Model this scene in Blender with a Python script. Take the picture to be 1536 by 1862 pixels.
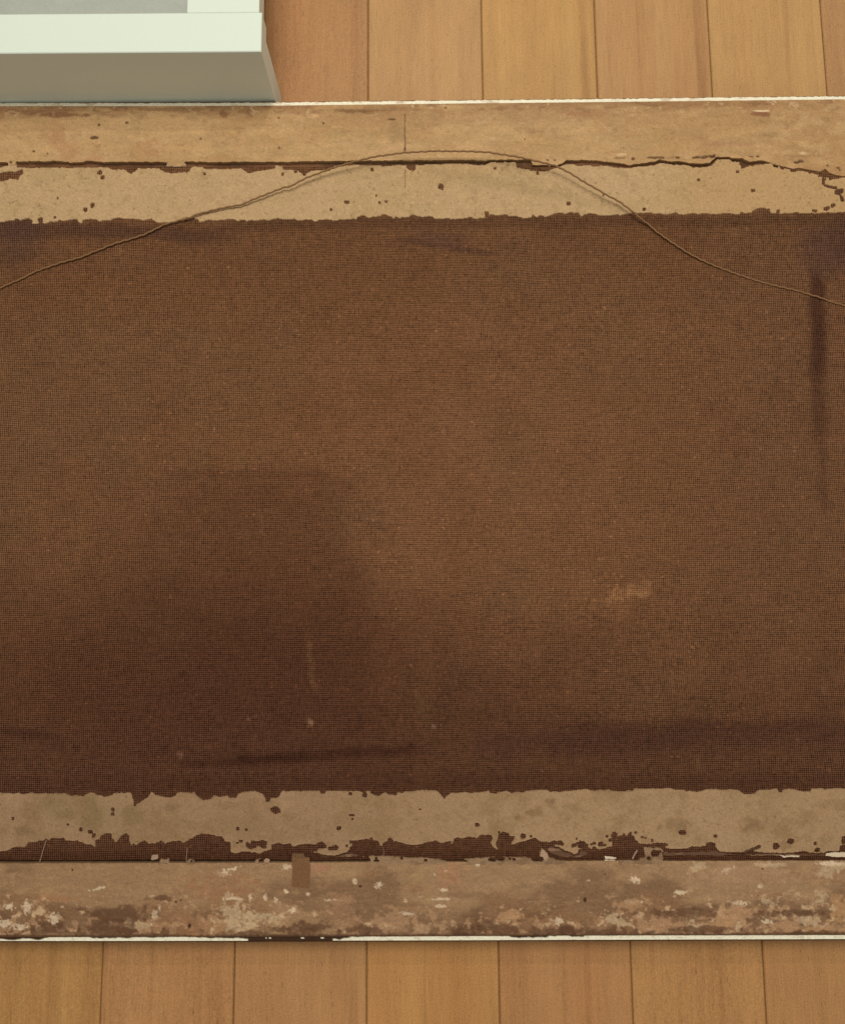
import bpy, math, random
import numpy as np
from mathutils import Matrix, Vector

for o in list(bpy.data.objects): bpy.data.objects.remove(o)
SC = bpy.context.scene
COL = SC.collection
random.seed(4)

# ------------------------------------------------------------------ camera
H = 0.65                      # metres above the floor
F = 1450.0                    # focal length in photo pixels (photo is 1536 x 1862)
TILT = math.radians(7.4)
ROLL = math.radians(-0.42)
R = Matrix.Rotation(TILT, 3, 'X') @ Matrix.Rotation(ROLL, 3, 'Z')
cam_d = bpy.data.cameras.new('camera')
cam = bpy.data.objects.new('camera', cam_d); COL.objects.link(cam)
cam.matrix_world = Matrix.Translation((0, 0, H)) @ R.to_4x4()
cam_d.sensor_fit = 'VERTICAL'; cam_d.sensor_height = 24.0
cam_d.lens = F / 1862.0 * 24.0
cam_d.clip_start = 0.01; cam_d.clip_end = 50
SC.camera = cam

# ------------------------------------------------------------------ light: a warm room, lamps overhead and a little beyond the picture
SC.view_settings.view_transform = 'Standard'
SC.view_settings.look = 'None'
SC.view_settings.exposure = 0.0
SC.view_settings.gamma = 1.0
W = bpy.data.worlds.new('World'); SC.world = W; W.use_nodes = True
bg = W.node_tree.nodes['Background']
bg.inputs['Color'].default_value = (0.96, 0.95, 0.76, 1); bg.inputs['Strength'].default_value = 0.33

def lamp(name, loc, target, size, energy, color):
    l = bpy.data.lights.new(name, 'AREA'); l.shape = 'DISK'; l.size = size; l.energy = energy; l.color = color
    o = bpy.data.objects.new(name, l); COL.objects.link(o); o.location = loc
    o.rotation_euler = (Vector(target) - Vector(loc)).to_track_quat('-Z', 'Y').to_euler()
    return o
lamp('ceiling_lamp', (0.02, 0.68, 1.8), (0.03, 0.16, 0), 0.7, 18.8, (1.0, 0.99, 0.84))
lamp('small_ceiling_lamp', (0.12, 1.05, 1.35), (0.05, 0.2, 0), 0.04, 2.6, (1.0, 0.97, 0.80))

# ------------------------------------------------------------------ helpers
Rn = np.array(R)
def at(px, py, z=0.0):
    """photo pixel(s) -> world x, y on the horizontal plane at height z"""
    px = np.asarray(px, float); py = np.asarray(py, float)
    d = np.stack([px - 768.0, 931.0 - py, np.full_like(px + py, -F) if False else -F * np.ones(np.broadcast(px, py).shape)], -1)
    w = d @ Rn.T
    t = (z - H) / w[..., 2]
    return w[..., 0] * t, w[..., 1] * t
def P(px, py, z):
    x, y = at(px, py, z); return Vector((float(x), float(y), z))

def lin(c):
    c = np.asarray(c, float) / 255.0
    return np.where(c <= 0.04045, c / 12.92, ((c + 0.055) / 1.055) ** 2.4)
ILL = np.array([1.02, 1.035, 0.86])
def alb(r, g, b, k=1.0):
    """base colour of a thing that reads as this sRGB value under the room light"""
    return lin((r, g, b)) / (ILL * k)

_rng = np.random.RandomState(11)
_LAT = _rng.rand(16, 256, 256)
def vnoise(x, y, s=0):
    L = _LAT[s % 16]
    xi = np.floor(x).astype(int); yi = np.floor(y).astype(int)
    fx = x - xi; fy = y - yi
    fx = fx * fx * (3 - 2 * fx); fy = fy * fy * (3 - 2 * fy)
    a = L[xi % 256, yi % 256]; b = L[(xi + 1) % 256, yi % 256]
    c = L[xi % 256, (yi + 1) % 256]; d = L[(xi + 1) % 256, (yi + 1) % 256]
    return (a * (1 - fx) + b * fx) * (1 - fy) + (c * (1 - fx) + d * fx) * fy
def fbm(x, y, sc, s=0, o=4, stretch=1.0):
    """0..1 noise; sc = feature size in px, stretch = how much longer along x"""
    v = 0; amp = 0.5; tot = 0
    X = x / (sc * stretch); Y = y / sc
    for k in range(o):
        v = v + amp * vnoise(X + 17.3 * k, Y + 5.1 * k, s + k); tot += amp
        X = X * 2.03; Y = Y * 2.03; amp *= 0.55
    return v / tot
def sstep(a, b, v):
    t = np.clip((v - a) / (b - a), 0, 1); return t * t * (3 - 2 * t)
def mixc(c, d, t):
    t = np.asarray(t)[..., None]; return c * (1 - t) + np.asarray(d) * t
def blob(x, y, cx, cy, rx, ry, ang=0, rag=0.5, s=3, soft=0.35, nsc=6):
    a = math.radians(ang); dx = x - cx; dy = y - cy
    u = (dx * math.cos(a) + dy * math.sin(a)) / rx; v = (-dx * math.sin(a) + dy * math.cos(a)) / ry
    d = np.sqrt(u * u + v * v) + (fbm(x, y, nsc, s, 3) - 0.5) * 2 * rag
    return 1 - sstep(1 - soft, 1 + soft, d)
def inpoly(x, y, poly):
    r = np.zeros(x.shape, bool); n = len(poly); j = n - 1
    x0 = min(p[0] for p in poly) - 1; x1 = max(p[0] for p in poly) + 1
    for i in range(n):
        xi, yi = poly[i]; xj, yj = poly[j]
        if yi != yj:
            c = ((yi > y) != (yj > y)) & (x < (xj - xi) * (y - yi) / (yj - yi) + xi)
            r ^= c
        j = i
    return r
def poly1(pts):
    xs = [p[0] for p in pts]; ys = [p[1] for p in pts]
    return lambda x: np.interp(x, xs, ys)

def tag(o, label=None, cat=None, kind=None, group=None):
    if label: o['label'] = label
    if cat: o['category'] = cat
    if kind: o['kind'] = kind
    if group: o['group'] = group
    return o
def empty(name, loc):
    o = bpy.data.objects.new(name, None); COL.objects.link(o); o.location = loc
    o.empty_display_size = 0.02; return o
def link(name, me, mat, parent):
    o = bpy.data.objects.new(name, me); COL.objects.link(o)
    if mat: me.materials.append(mat)
    if parent is not None:
        o.parent = parent; o.matrix_parent_inverse = Matrix.Translation(-parent.location)
    return o
def mesh_np(name, co, quads, col=None, smooth=True):
    me = bpy.data.meshes.new(name)
    n = len(co); m = len(quads); k = quads.shape[1]
    me.vertices.add(n); me.vertices.foreach_set('co', np.asarray(co, np.float32).ravel())
    me.loops.add(m * k); me.loops.foreach_set('vertex_index', quads.astype(np.int32).ravel())
    me.polygons.add(m); me.polygons.foreach_set('loop_start', np.arange(0, m * k, k, dtype=np.int32))
    me.update(calc_edges=True); me.validate()
    me.polygons.foreach_set('use_smooth', np.full(len(me.polygons), bool(smooth)))
    if col is not None:
        a = me.color_attributes.new('pigment', 'FLOAT_COLOR', 'POINT')
        c = np.ones((n, 4), np.float32); c[:, :3] = col
        a.data.foreach_set('color', c.ravel())
    return me
def slab(name, X, Y, z, thick, col, relief, mat, parent, bevel_px=None):
    """height-field slab over pixel grid X,Y (2-D arrays) with walls going down `thick`"""
    r, c = X.shape
    wx, wy = at(X, Y, z)
    wz = z + relief
    co = np.stack([wx, wy, wz], -1).reshape(-1, 3)
    idx = np.arange(r * c).reshape(r, c)
    q = np.stack([idx[:-1, :-1], idx[1:, :-1], idx[1:, 1:], idx[:-1, 1:]], -1).reshape(-1, 4)
    ring = np.concatenate([idx[0, :], idx[1:, -1], idx[-1, -2::-1], idx[-2:0:-1, 0]])
    low = co[ring].copy(); low[:, 2] = z - thick
    n0 = len(co); k = len(ring); a = np.arange(k); b = (a + 1) % k
    wq = np.stack([ring[a], ring[b], n0 + b, n0 + a], -1)
    colf = col.reshape(-1, 3)
    me = mesh_np(name, np.concatenate([co, low]), np.concatenate([q, wq]), np.concatenate([colf, colf[ring]]), smooth=False)
    return link(name, me, mat, parent)
def masked(name, X, Y, mask, z, zlow, col, relief, mat, parent):
    """torn sheet: keep the grid cells inside the mask; its rim bends down to the surface below"""
    r, c = X.shape
    cell = mask[:-1, :-1] & mask[1:, :-1] & mask[1:, 1:] & mask[:-1, 1:]
    cnt = np.zeros((r, c), int)
    for dy in (0, 1):
        for dx in (0, 1):
            cnt[dy:r - 1 + dy, dx:c - 1 + dx] += cell
    rim = (cnt > 0) & (cnt < 4)
    wx, wy = at(X, Y, z)
    wz = np.where(rim, zlow, z + relief)
    idx = np.arange(r * c).reshape(r, c)
    q = np.stack([idx[:-1, :-1], idx[1:, :-1], idx[1:, 1:], idx[:-1, 1:]], -1)[cell]
    used = np.unique(q); remap = np.zeros(r * c, int); remap[used] = np.arange(len(used))
    co = np.stack([wx, wy, wz], -1).reshape(-1, 3)[used]
    me = mesh_np(name, co, remap[q], col.reshape(-1, 3)[used], smooth=False)
    return link(name, me, mat, parent)
def blur(a, n):
    a = a.astype(float)
    for _ in range(n):
        p = np.pad(a, 1, mode='edge')
        a = (p[:-2, 1:-1] + p[2:, 1:-1] + p[1:-1, :-2] + p[1:-1, 2:] + 2 * a) / 6
    return a
def grid(x0, x1, dx, y0, y1, dy):
    xs = np.arange(x0, x1 + dx, dx); ys = np.arange(y0, y1 + dy, dy)
    return np.meshgrid(xs, ys)
def box_w(name, x0, x1, y0, y1, z0, z1, mat, parent, bev=0.0006):
    """bevelled box in world metres"""
    b = bev
    V = []; Fq = []
    rings = [(x0, x1, y0, y1, z0), (x0, x1, y0, y1, z1 - b), (x0 + b, x1 - b, y0 + b, y1 - b, z1)]
    for (a, c, d, e, z) in rings: V += [(a, d, z), (c, d, z), (c, e, z), (a, e, z)]
    for k in range(2):
        for i in range(4):
            j = (i + 1) % 4; Fq.append((k * 4 + i, k * 4 + j, k * 4 + 4 + j, k * 4 + 4 + i))
    Fq.append((8, 9, 10, 11)); Fq.append((3, 2, 1, 0))
    me = mesh_np(name, np.array(V), np.array(Fq), smooth=False)
    return link(name, me, mat, parent)
def flake(name, poly, z, thick, mat, parent, rag=0.8, seed=1, warp=0.0):
    """thin torn piece traced in photo pixels, with real thickness"""
    rnd = random.Random(seed); pts = []
    n = len(poly)
    for i in range(n):
        a = poly[i]; b = poly[(i + 1) % n]
        L = math.hypot(b[0] - a[0], b[1] - a[1]); k = max(1, int(L / 2.5))
        for j in range(k):
            t = j / k
            pts.append((a[0] + (b[0] - a[0]) * t + rnd.uniform(-rag, rag), a[1] + (b[1] - a[1]) * t + rnd.uniform(-rag, rag)))
    import bmesh
    bm = bmesh.new()
    top = [bm.verts.new(P(x, y, z)) for x, y in pts]
    low = [bm.verts.new(P(x, y, z) - Vector((0, 0, thick))) for x, y in pts]
    m = len(pts)
    f = bm.faces.new(top)
    for i in range(m): bm.faces.new((top[i], low[i], low[(i + 1) % m], top[(i + 1) % m]))
    bmesh.ops.triangulate(bm, faces=[f])
    bmesh.ops.recalc_face_normals(bm, faces=bm.faces)
    me = bpy.data.meshes.new(name); bm.to_mesh(me); bm.free()
    return link(name, me, mat, parent)
def tube(name, pts, rad, mat, parent, sides=8, twist=0.0):
    """pts: world Vectors"""
    n = len(pts); V = []; Q = []
    pts = [Vector(p) for p in pts]
    for i, p in enumerate(pts):
        t = (pts[min(i + 1, n - 1)] - pts[max(i - 1, 0)]).normalized()
        s = t.cross(Vector((0, 0, 1))).normalized(); u = s.cross(t)
        r = rad[i] if hasattr(rad, '__len__') else rad
        for k in range(sides):
            a = 2 * math.pi * k / sides + twist * i
            rr = r * (1 + (0.16 * math.cos(2 * (a - twist * 2 * i)) if twist else 0))
            V.append(p + s * (math.cos(a) * rr) + u * (math.sin(a) * rr))
        if i:
            for k in range(sides):
                j = (k + 1) % sides
                Q.append(((i - 1) * sides + k, (i - 1) * sides + j, i * sides + j, i * sides + k))
    me = mesh_np(name, np.array([tuple(v) for v in V]), np.array(Q))
    return link(name, me, mat, parent)

# ------------------------------------------------------------------ materials
class NT:
    def __init__(s, name):
        s.m = bpy.data.materials.new(name); s.m.use_nodes = True
        s.t = s.m.node_tree; s.N = s.t.nodes; s.L = s.t.links; s.b = s.N['Principled BSDF']
    def n(s, typ, **kw):
        x = s.N.new(typ)
        for k, v in kw.items():
            if k.startswith('i_'): x.inputs[k[2:].replace('_', ' ')].default_value = v
            else: setattr(x, k, v)
        return x
    def l(s, a, b): s.L.new(a, b)
    def math(s, op, a, b=None, c=None, clamp=False):
        x = s.N.new('ShaderNodeMath'); x.operation = op; x.use_clamp = clamp
        for i, v in enumerate((a, b, c)):
            if v is None: continue
            if hasattr(v, 'links'): s.l(v, x.inputs[i])
            else: x.inputs[i].default_value = v
        return x.outputs[0]
    def mix(s, typ, fac, a, b):
        x = s.N.new('ShaderNodeMix'); x.data_type = 'RGBA'; x.blend_type = typ
        for sock, v in ((x.inputs[0], fac), (x.inputs[6], a), (x.inputs[7], b)):
            if hasattr(v, 'links'): s.l(v, sock)
            else: sock.default_value = v if not isinstance(v, (tuple, list, np.ndarray)) else (*[float(q) for q in v][:3], 1)
        return x.outputs[2]
    def coords(s, scale=(1, 1, 1), off=None):
        tc = s.N.new('ShaderNodeTexCoord'); mp = s.N.new('ShaderNodeMapping')
        mp.inputs['Scale'].default_value = scale
        s.l(tc.outputs['Object'], mp.inputs['Vector'])
        return mp.outputs[0]
    def noise(s, vec, scale, detail=4, rough=0.55):
        x = s.N.new('ShaderNodeTexNoise'); x.inputs['Scale'].default_value = scale
        x.inputs['Detail'].default_value = detail; x.inputs['Roughness'].default_value = rough
        s.l(vec, x.inputs['Vector']); return x.outputs['Fac']
    def ramp(s, v, lo, hi, a=0.0, b=1.0):
        x = s.N.new('ShaderNodeMapRange'); x.inputs[1].default_value = lo; x.inputs[2].default_value = hi
        x.inputs[3].default_value = a; x.inputs[4].default_value = b; s.l(v, x.inputs[0]); return x.outputs[0]
    def bump(s, h, strength, dist):
        x = s.N.new('ShaderNodeBump'); x.inputs['Strength'].default_value = strength; x.inputs['Distance'].default_value = dist
        s.l(h, x.inputs['Height']); s.l(x.outputs[0], s.b.inputs['Normal'])
    def col(s, c): s.l(c, s.b.inputs['Base Color'])
    def rough(s, r, spec=0.3):
        s.b.inputs['Roughness'].default_value = r; s.b.inputs['Specular IOR Level'].default_value = spec

def grained(t, base, amp, sc=1500):
    v = t.coords()
    g = t.noise(v, sc * 0.62, 1, 0.7); g2 = t.noise(v, sc * 0.22, 3, 0.6)
    k = t.math('ADD', t.ramp(g, 0.3, 0.7, -amp * 1.5, amp * 1.5), t.ramp(g2, 0.3, 0.7, -amp * 0.6, amp * 0.6))
    k = t.math('ADD', k, 1.0)
    cc = t.n('ShaderNodeCombineColor'); [t.l(k, cc.inputs[i]) for i in range(3)]
    return t.mix('MULTIPLY', 1.0, base, cc.outputs[0]), g

def mat_pigment(name, amp, rough, bump, spec=0.25, sc=1500):
    t = NT(name)
    a = t.n('ShaderNodeAttribute', attribute_name='pigment')
    c, g = grained(t, a.outputs['Color'], amp, sc)
    t.col(c); t.rough(rough, spec); t.bump(g, bump, 0.0004)
    return t.m
def mat_plain(name, c, amp, rough, bump=0.1, spec=0.3, sc=1500):
    t = NT(name)
    cc, g = grained(t, tuple(c), amp, sc)
    t.col(cc); t.rough(rough, spec); t.bump(g, bump, 0.0003); return t.m

M_RAIL = mat_pigment('aged_stained_wood', 0.10, 0.75, 0.5)
M_PAPER = mat_pigment('torn_kraft_paper', 0.09, 0.85, 0.35)
M_GROOVE = mat_plain('groove_wood', alb(118, 84, 52), 0.16, 0.9, 0.4)
M_GROOVE_UNDER = mat_plain('rabbet_wood', alb(95, 64, 40), 0.2, 0.9, 0.4)
M_CREAM = mat_plain('cream_paint_edge', alb(246, 228, 196), 0.05, 0.5, 0.25)
M_DARKEDGE = mat_plain('bare_dark_edge', alb(70, 42, 22), 0.25, 0.8, 0.4)
M_WHITE = mat_plain('white_lacquer', (.77, .82, .78), 0.012, 0.42, 0.02, 0.4)
M_CHIP = mat_plain('white_paint_chip', alb(222, 200, 165), 0.08, 0.7, 0.4)
M_GREYPAPER = mat_plain('grey_paper_residue', alb(172, 140, 112), 0.1, 0.85, 0.4)
M_TAPE = mat_plain('brown_gummed_tape', alb(126, 86, 50), 0.10, 0.45, 0.3, 0.45, 900)
M_TAPE_OLD = mat_plain('faded_tape_end', alb(112, 80, 52), 0.12, 0.7, 0.3, 0.3, 900)
M_THREAD = mat_plain('pale_thread', alb(150, 118, 90), 0.12, 0.9)
M_WIRE = mat_plain('dull_brass_wire', alb(136, 98, 58), 0.12, 0.6, 0.3, 0.35, 2500)
M_UNDER = mat_plain('floor_underlay', (0.22, 0.12, 0.05), 0.2, 0.95)

def mat_fabric():
    t = NT('brown_jute_canvas')
    a = t.n('ShaderNodeAttribute', attribute_name='pigment')
    v0 = t.coords()
    # threads wander a little
    nz = t.n('ShaderNodeTexNoise'); nz.inputs['Scale'].default_value = 9; nz.inputs['Detail'].default_value = 3; t.l(v0, nz.inputs['Vector'])
    nz2 = t.n('ShaderNodeTexNoise'); nz2.inputs['Scale'].default_value = 160; nz2.inputs['Detail'].default_value = 2; t.l(v0, nz2.inputs['Vector'])
    def vscale(sock, k):
        x = t.n('ShaderNodeVectorMath', operation='SCALE'); t.l(sock, x.inputs[0]); x.inputs['Scale'].default_value = k; return x.outputs[0]
    def vadd(p, q):
        x = t.n('ShaderNodeVectorMath', operation='ADD'); t.l(p, x.inputs[0]); t.l(q, x.inputs[1]); return x.outputs[0]
    v = vadd(vadd(v0, vscale(nz.outputs['Color'], 0.006)), vscale(nz2.outputs['Color'], 0.0004))
    sp = t.n('ShaderNodeSeparateXYZ'); t.l(v, sp.inputs[0])
    pitch = 0.00155
    sx = t.math('ABSOLUTE', t.math('SINE', t.math('MULTIPLY', sp.outputs[0], math.pi / pitch)))
    sy = t.math('ABSOLUTE', t.math('SINE', t.math('MULTIPLY', sp.outputs[1], math.pi / (pitch * 0.97))))
    # threads pass over and under each other
    w = t.math('MULTIPLY', t.math('SINE', t.math('MULTIPLY', sp.outputs[0], math.pi / pitch)), t.math('SINE', t.math('MULTIPLY', sp.outputs[1], math.pi / (pitch * 0.97))))
    hgt = t.math('MULTIPLY', t.math('POWER', sx, 0.7), t.math('POWER', sy, 0.7))
    def st(scale, sc):
        mp = t.n('ShaderNodeMapping'); mp.inputs['Scale'].default_value = scale; t.l(v0, mp.inputs['Vector'])
        return t.noise(mp.outputs[0], sc, 2, 0.6)
    # slubs: uneven threads along both ways
    slx = st((150, 1000, 1), 1.0); sly = st((1000, 150, 1), 1.0)
    mx = st((45, 430, 1), 1.0); my = st((430, 45, 1), 1.0)
    speck = t.noise(v0, 640, 1, 0.7)
    wide = t.noise(v0, 55, 5, 0.65)
    k = t.math('ADD', t.ramp(hgt, 0.10, 1.0, 0.30, 1.62), t.ramp(slx, 0.3, 0.7, -0.17, 0.17))
    k = t.math('ADD', k, t.ramp(sly, 0.3, 0.7, -0.17, 0.17))
    k = t.math('ADD', k, t.ramp(speck, 0.25, 0.75, -0.24, 0.24))
    k = t.math('ADD', k, t.math('ADD', t.ramp(mx, 0.3, 0.7, -0.09, 0.09), t.ramp(my, 0.3, 0.7, -0.065, 0.065)))
    lint = t.noise(v0, 330, 1, 0.5)
    k = t.math('ADD', k, t.math('MULTIPLY', t.ramp(lint, 0.71, 0.80, 0.0, 0.8), 1.0, clamp=True))
    k = t.math('ADD', k, t.ramp(wide, 0.3, 0.7, -0.06, 0.06))
    cc = t.n('ShaderNodeCombineColor'); [t.l(k, cc.inputs[i]) for i in range(3)]
    t.col(t.mix('MULTIPLY', 1.0, a.outputs['Color'], cc.outputs[0]))
    t.rough(0.95, 0.1); t.bump(t.math('ADD', hgt, t.math('MULTIPLY', slx, 0.4)), 0.35, 0.0004)
    return t.m
M_FABRIC = mat_fabric()

def mat_plank():
    t = NT('laid_bamboo_plank')
    tc = t.n('ShaderNodeTexCoord'); oi = t.n('ShaderNodeObjectInfo')
    off = t.n('ShaderNodeVectorMath', operation='SCALE'); off.inputs[0].default_value = (3.1, 11.7, 5.3); t.l(oi.outputs['Random'], off.inputs['Scale'])
    add = t.n('ShaderNodeVectorMath', operation='ADD'); t.l(tc.outputs['Object'], add.inputs[0]); t.l(off.outputs[0], add.inputs[1])
    def nz(scale, d=4, r=0.6):
        mp = t.n('ShaderNodeMapping'); mp.inputs['Scale'].default_value = scale; t.l(add.outputs[0], mp.inputs['Vector'])
        return t.noise(mp.outputs[0], 1.0, d, r)
    broad = nz((38, 1.4, 1), 3); band = nz((150, 5, 1), 4); fine = nz((900, 40, 1), 3, 0.7); blot = nz((22, 9, 1), 4)
    pore = nz((700, 130, 1), 2, 0.6); grit = nz((900, 800, 1), 1, 0.7)
    k = t.math('ADD', t.ramp(broad, 0.3, 0.7, 0.93, 1.07), t.ramp(band, 0.3, 0.7, -0.05, 0.05))
    k = t.math('ADD', k, t.ramp(fine, 0.3, 0.7, -0.09, 0.09))
    k = t.math('ADD', k, t.ramp(grit, 0.3, 0.7, -0.14, 0.14))
    k = t.math('ADD', k, t.ramp(blot, 0.3, 0.7, -0.07, 0.07))
    k = t.math('SUBTRACT', k, t.math('MULTIPLY', t.ramp(pore, 0.62, 0.76, 0.0, 0.30), 1.0, clamp=True))
    cc = t.n('ShaderNodeCombineColor'); [t.l(k, cc.inputs[i]) for i in range(3)]
    hue = t.mix('MIX', t.ramp(broad, 0.35, 0.65, 0, 1), (1.03, 0.985, 0.96), (0.99, 1.01, 1.0))
    c = t.mix('MULTIPLY', 1.0, oi.outputs['Color'], hue)
    streak = nz((70, 2.2, 1), 3, 0.5)
    c = t.mix('MIX', t.math('MULTIPLY', t.ramp(streak, 0.58, 0.74, 0, 0.5), 1.0, clamp=True), c, tuple(alb(140, 90, 48)))
    t.col(t.mix('MULTIPLY', 1.0, c, cc.outputs[0]))
    t.rough(0.5, 0.3); t.bump(fine, 0.08, 0.0003)
    return t.m
M_PLANK = mat_plank()

# ------------------------------------------------------------------ the floor: planks side by side, thin open joints
x_ref = float(at(669, 185)[0]); x_far = float(at(1504, 177)[0]); PW = (x_far - x_ref) / 4
floor = tag(empty('wooden_floor', (0, 0, 0)), 'honey coloured wooden plank floor under the picture', None, 'structure')
tones_far = {-2: (190, 141, 85), -1: (189, 138, 84), 0: (184, 133, 84), 1: (193, 147, 95), 2: (194, 147, 88), 3: (190, 142, 91), 4: (196, 150, 94), 5: (186, 139, 91)}
tones_near = {-3: (184, 138, 80), -2: (190, 139, 82), -1: (194, 141, 89), 0: (192, 140, 89), 1: (197, 142, 84), 2: (189, 135, 85), 3: (195, 143, 88), 4: (193, 141, 88)}
me_plank = None; g = 0.00045
for i in range(-8, 9):
    x0 = x_ref + (i - 1) * PW
    yj = random.uniform(-0.15, 0.30)             # the boards' end joints, hidden under the picture
    for k, tn in ((0, tones_far), (1, tones_near)):
        if me_plank is None:
            o = box_w('plank', g, PW - g, 0.0003, 1.2997, -0.014, 0.0, M_PLANK, floor, 0.0008); me_plank = o.data
        else:
            o = bpy.data.objects.new('plank', me_plank); COL.objects.link(o); o.parent = floor
        o.location = (x0, yj - 1.3 * k, random.uniform(-0.0002, 0.0002))
        a = alb(*tn.get(i, (189, 141, 86))) * np.array((.965, .97, .93)); o.color = (*a, 1)
u = box_w('underlay', x_ref - 9 * PW, x_ref + 9 * PW, -1.1, 1.5, -0.03, -0.0013, M_UNDER, floor)

# ------------------------------------------------------------------ the picture, lying face down
ZR = 0.0300; ZF = 0.0290; ZP = 0.02945; ZG = 0.0215
pic = tag(empty('framed_picture', (0, 0, 0)), 'old framed canvas lying face down, torn paper tape and slack wire across its back', 'picture frame')
XL, XR = -70, 1606

top_out = poly1([(-70, 193), (0, 193), (250, 193), (500, 192), (750, 189), (1000, 186.5), (1270, 183.5), (1536, 180.5), (1606, 180)])
T = poly1([(-70, 295), (0, 295), (15, 295), (17, 300), (28, 300), (30, 293), (60, 293), (100, 293), (125, 294), (128, 296), (150, 295), (160, 292.5), (172, 293), (190, 294.5), (230, 294), (300, 294.5), (305, 294), (307, 302), (333, 302), (336, 294), (360, 294), (390, 295), (420, 294), (520, 294), (560, 293),
           (600, 292.5), (660, 292), (700, 291.5), (820, 291), (860, 290.5), (868, 292), (880, 292), (890, 290.5), (930, 290), (965, 290.5), (968, 300), (985, 300), (1000, 299), (1012, 301), (1020, 297), (1030, 291), (1080, 291), (1100, 294), (1130, 297), (1143, 300), (1170, 296), (1190, 293), (1200, 289.5), (1215, 293), (1240, 293.5), (1255, 297), (1275, 297),
           (1290, 295.5), (1298, 289), (1302, 285), (1325, 285), (1330, 288), (1348, 287), (1354, 291), (1360, 293.5), (1375, 292), (1385, 291.5), (1398, 295), (1410, 299), (1425, 303), (1440, 306), (1450, 305), (1470, 308), (1490, 312), (1500, 307), (1508, 315), (1520, 318), (1536, 320), (1606, 322)])
Pt = poly1([(-70, 303), (0, 303), (12, 301), (15, 298), (17, 298), (28, 298), (30, 303.5), (60, 304), (195, 303), (205, 307.5), (230, 308), (234, 312), (240, 315), (246, 309), (250, 305), (290, 305), (295, 309), (305, 313), (320, 313), (335, 311), (340, 314), (345, 307), (350, 302), (370, 303), (372, 306), (440, 306), (444, 309), (452, 314), (460, 312), (470, 309), (498, 306), (502, 302), (512, 303), (518, 307), (535, 308), (545, 311), (553, 318), (558, 313), (568, 309), (590, 308), (598, 310), (603, 306), (606, 301),
            (640, 299.5), (700, 300), (738, 299.5), (740, 305), (745, 308), (750, 310), (754, 305), (755, 299), (770, 298), (820, 297), (856, 297), (860, 299), (880, 299), (888, 295), (900, 293), (930, 294), (938, 293), (940, 301), (935, 303), (950, 306), (970, 309), (990, 310), (1005, 306), (1013, 303), (1022, 299), (1030, 297), (1045, 298), (1050, 300), (1075, 300), (1100, 301), (1115, 303), (1142, 305), (1160, 301), (1185, 300), (1200, 295.5), (1215, 297), (1228, 299), (1245, 298),
            (1260, 303), (1280, 303), (1292, 300), (1299, 294), (1303, 289), (1326, 289), (1332, 292), (1343, 293), (1347, 301), (1337, 307), (1345, 306), (1360, 302), (1375, 298), (1390, 297), (1400, 296), (1410, 300.5), (1425, 305), (1440, 308), (1450, 308), (1470, 310), (1488, 313.5), (1492, 320), (1508, 322), (1515, 320), (1536, 322), (1606, 324)])
Bt = poly1([(-70, 404), (0, 405), (9, 405), (15, 402), (27, 402), (30, 398), (38, 402), (42, 399), (52, 398), (57, 402), (58, 407), (70, 407), (74, 403), (80, 407), (88, 406), (92, 404), (105, 404), (110, 401), (120, 401), (135, 400), (140, 399), (142, 405), (150, 407), (152, 400), (165, 399), (175, 400), (178, 402), (180, 405), (185, 402), (200, 402), (205, 399), (215, 397), (225, 398), (245, 399), (258, 401), (265, 400), (275, 399), (282, 403), (285, 406), (315, 406), (325, 404), (330, 400), (338, 397), (343, 400), (350, 397), (358, 399), (363, 405), (372, 403), (380, 401), (400, 401), (425, 399), (431, 403), (435, 404), (440, 400), (446, 401), (448, 405), (455, 401), (470, 402), (480, 400), (490, 402), (505, 397), (515, 400),
            (535, 399), (540, 402), (555, 401), (568, 401), (572, 404), (580, 401), (600, 400), (605, 403), (617, 401), (640, 399), (648, 400), (650, 396), (660, 393), (668, 397), (672, 399), (678, 395), (693, 394), (695, 390), (700, 391), (710, 395), (715, 400), (718, 396), (735, 397), (745, 395), (750, 391), (757, 393), (765, 395), (785, 394), (788, 399), (800, 398), (825, 399), (850, 398), (855, 396), (858, 399), (880, 397), (886, 396), (893, 391), (900, 393), (910, 392), (920, 391), (925, 395), (937, 393), (943, 395), (950, 398), (965, 397), (968, 392), (975, 395), (980, 392), (990, 395), (998, 394), (1010, 389), (1020, 388), (1028, 391), (1032, 388), (1050, 387), (1055, 394), (1063, 392), (1070, 388), (1080, 390), (1090, 393),
            (1120, 392), (1135, 391), (1150, 389), (1180, 388), (1200, 390), (1220, 391), (1228, 387), (1232, 391), (1260, 389), (1300, 390), (1320, 389), (1345, 390), (1347, 387), (1352, 389), (1367, 388), (1370, 383), (1380, 379), (1390, 378), (1393, 382), (1397, 379), (1400, 388), (1440, 389), (1445, 387), (1455, 389), (1490, 388), (1536, 386), (1606, 386)])
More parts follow.
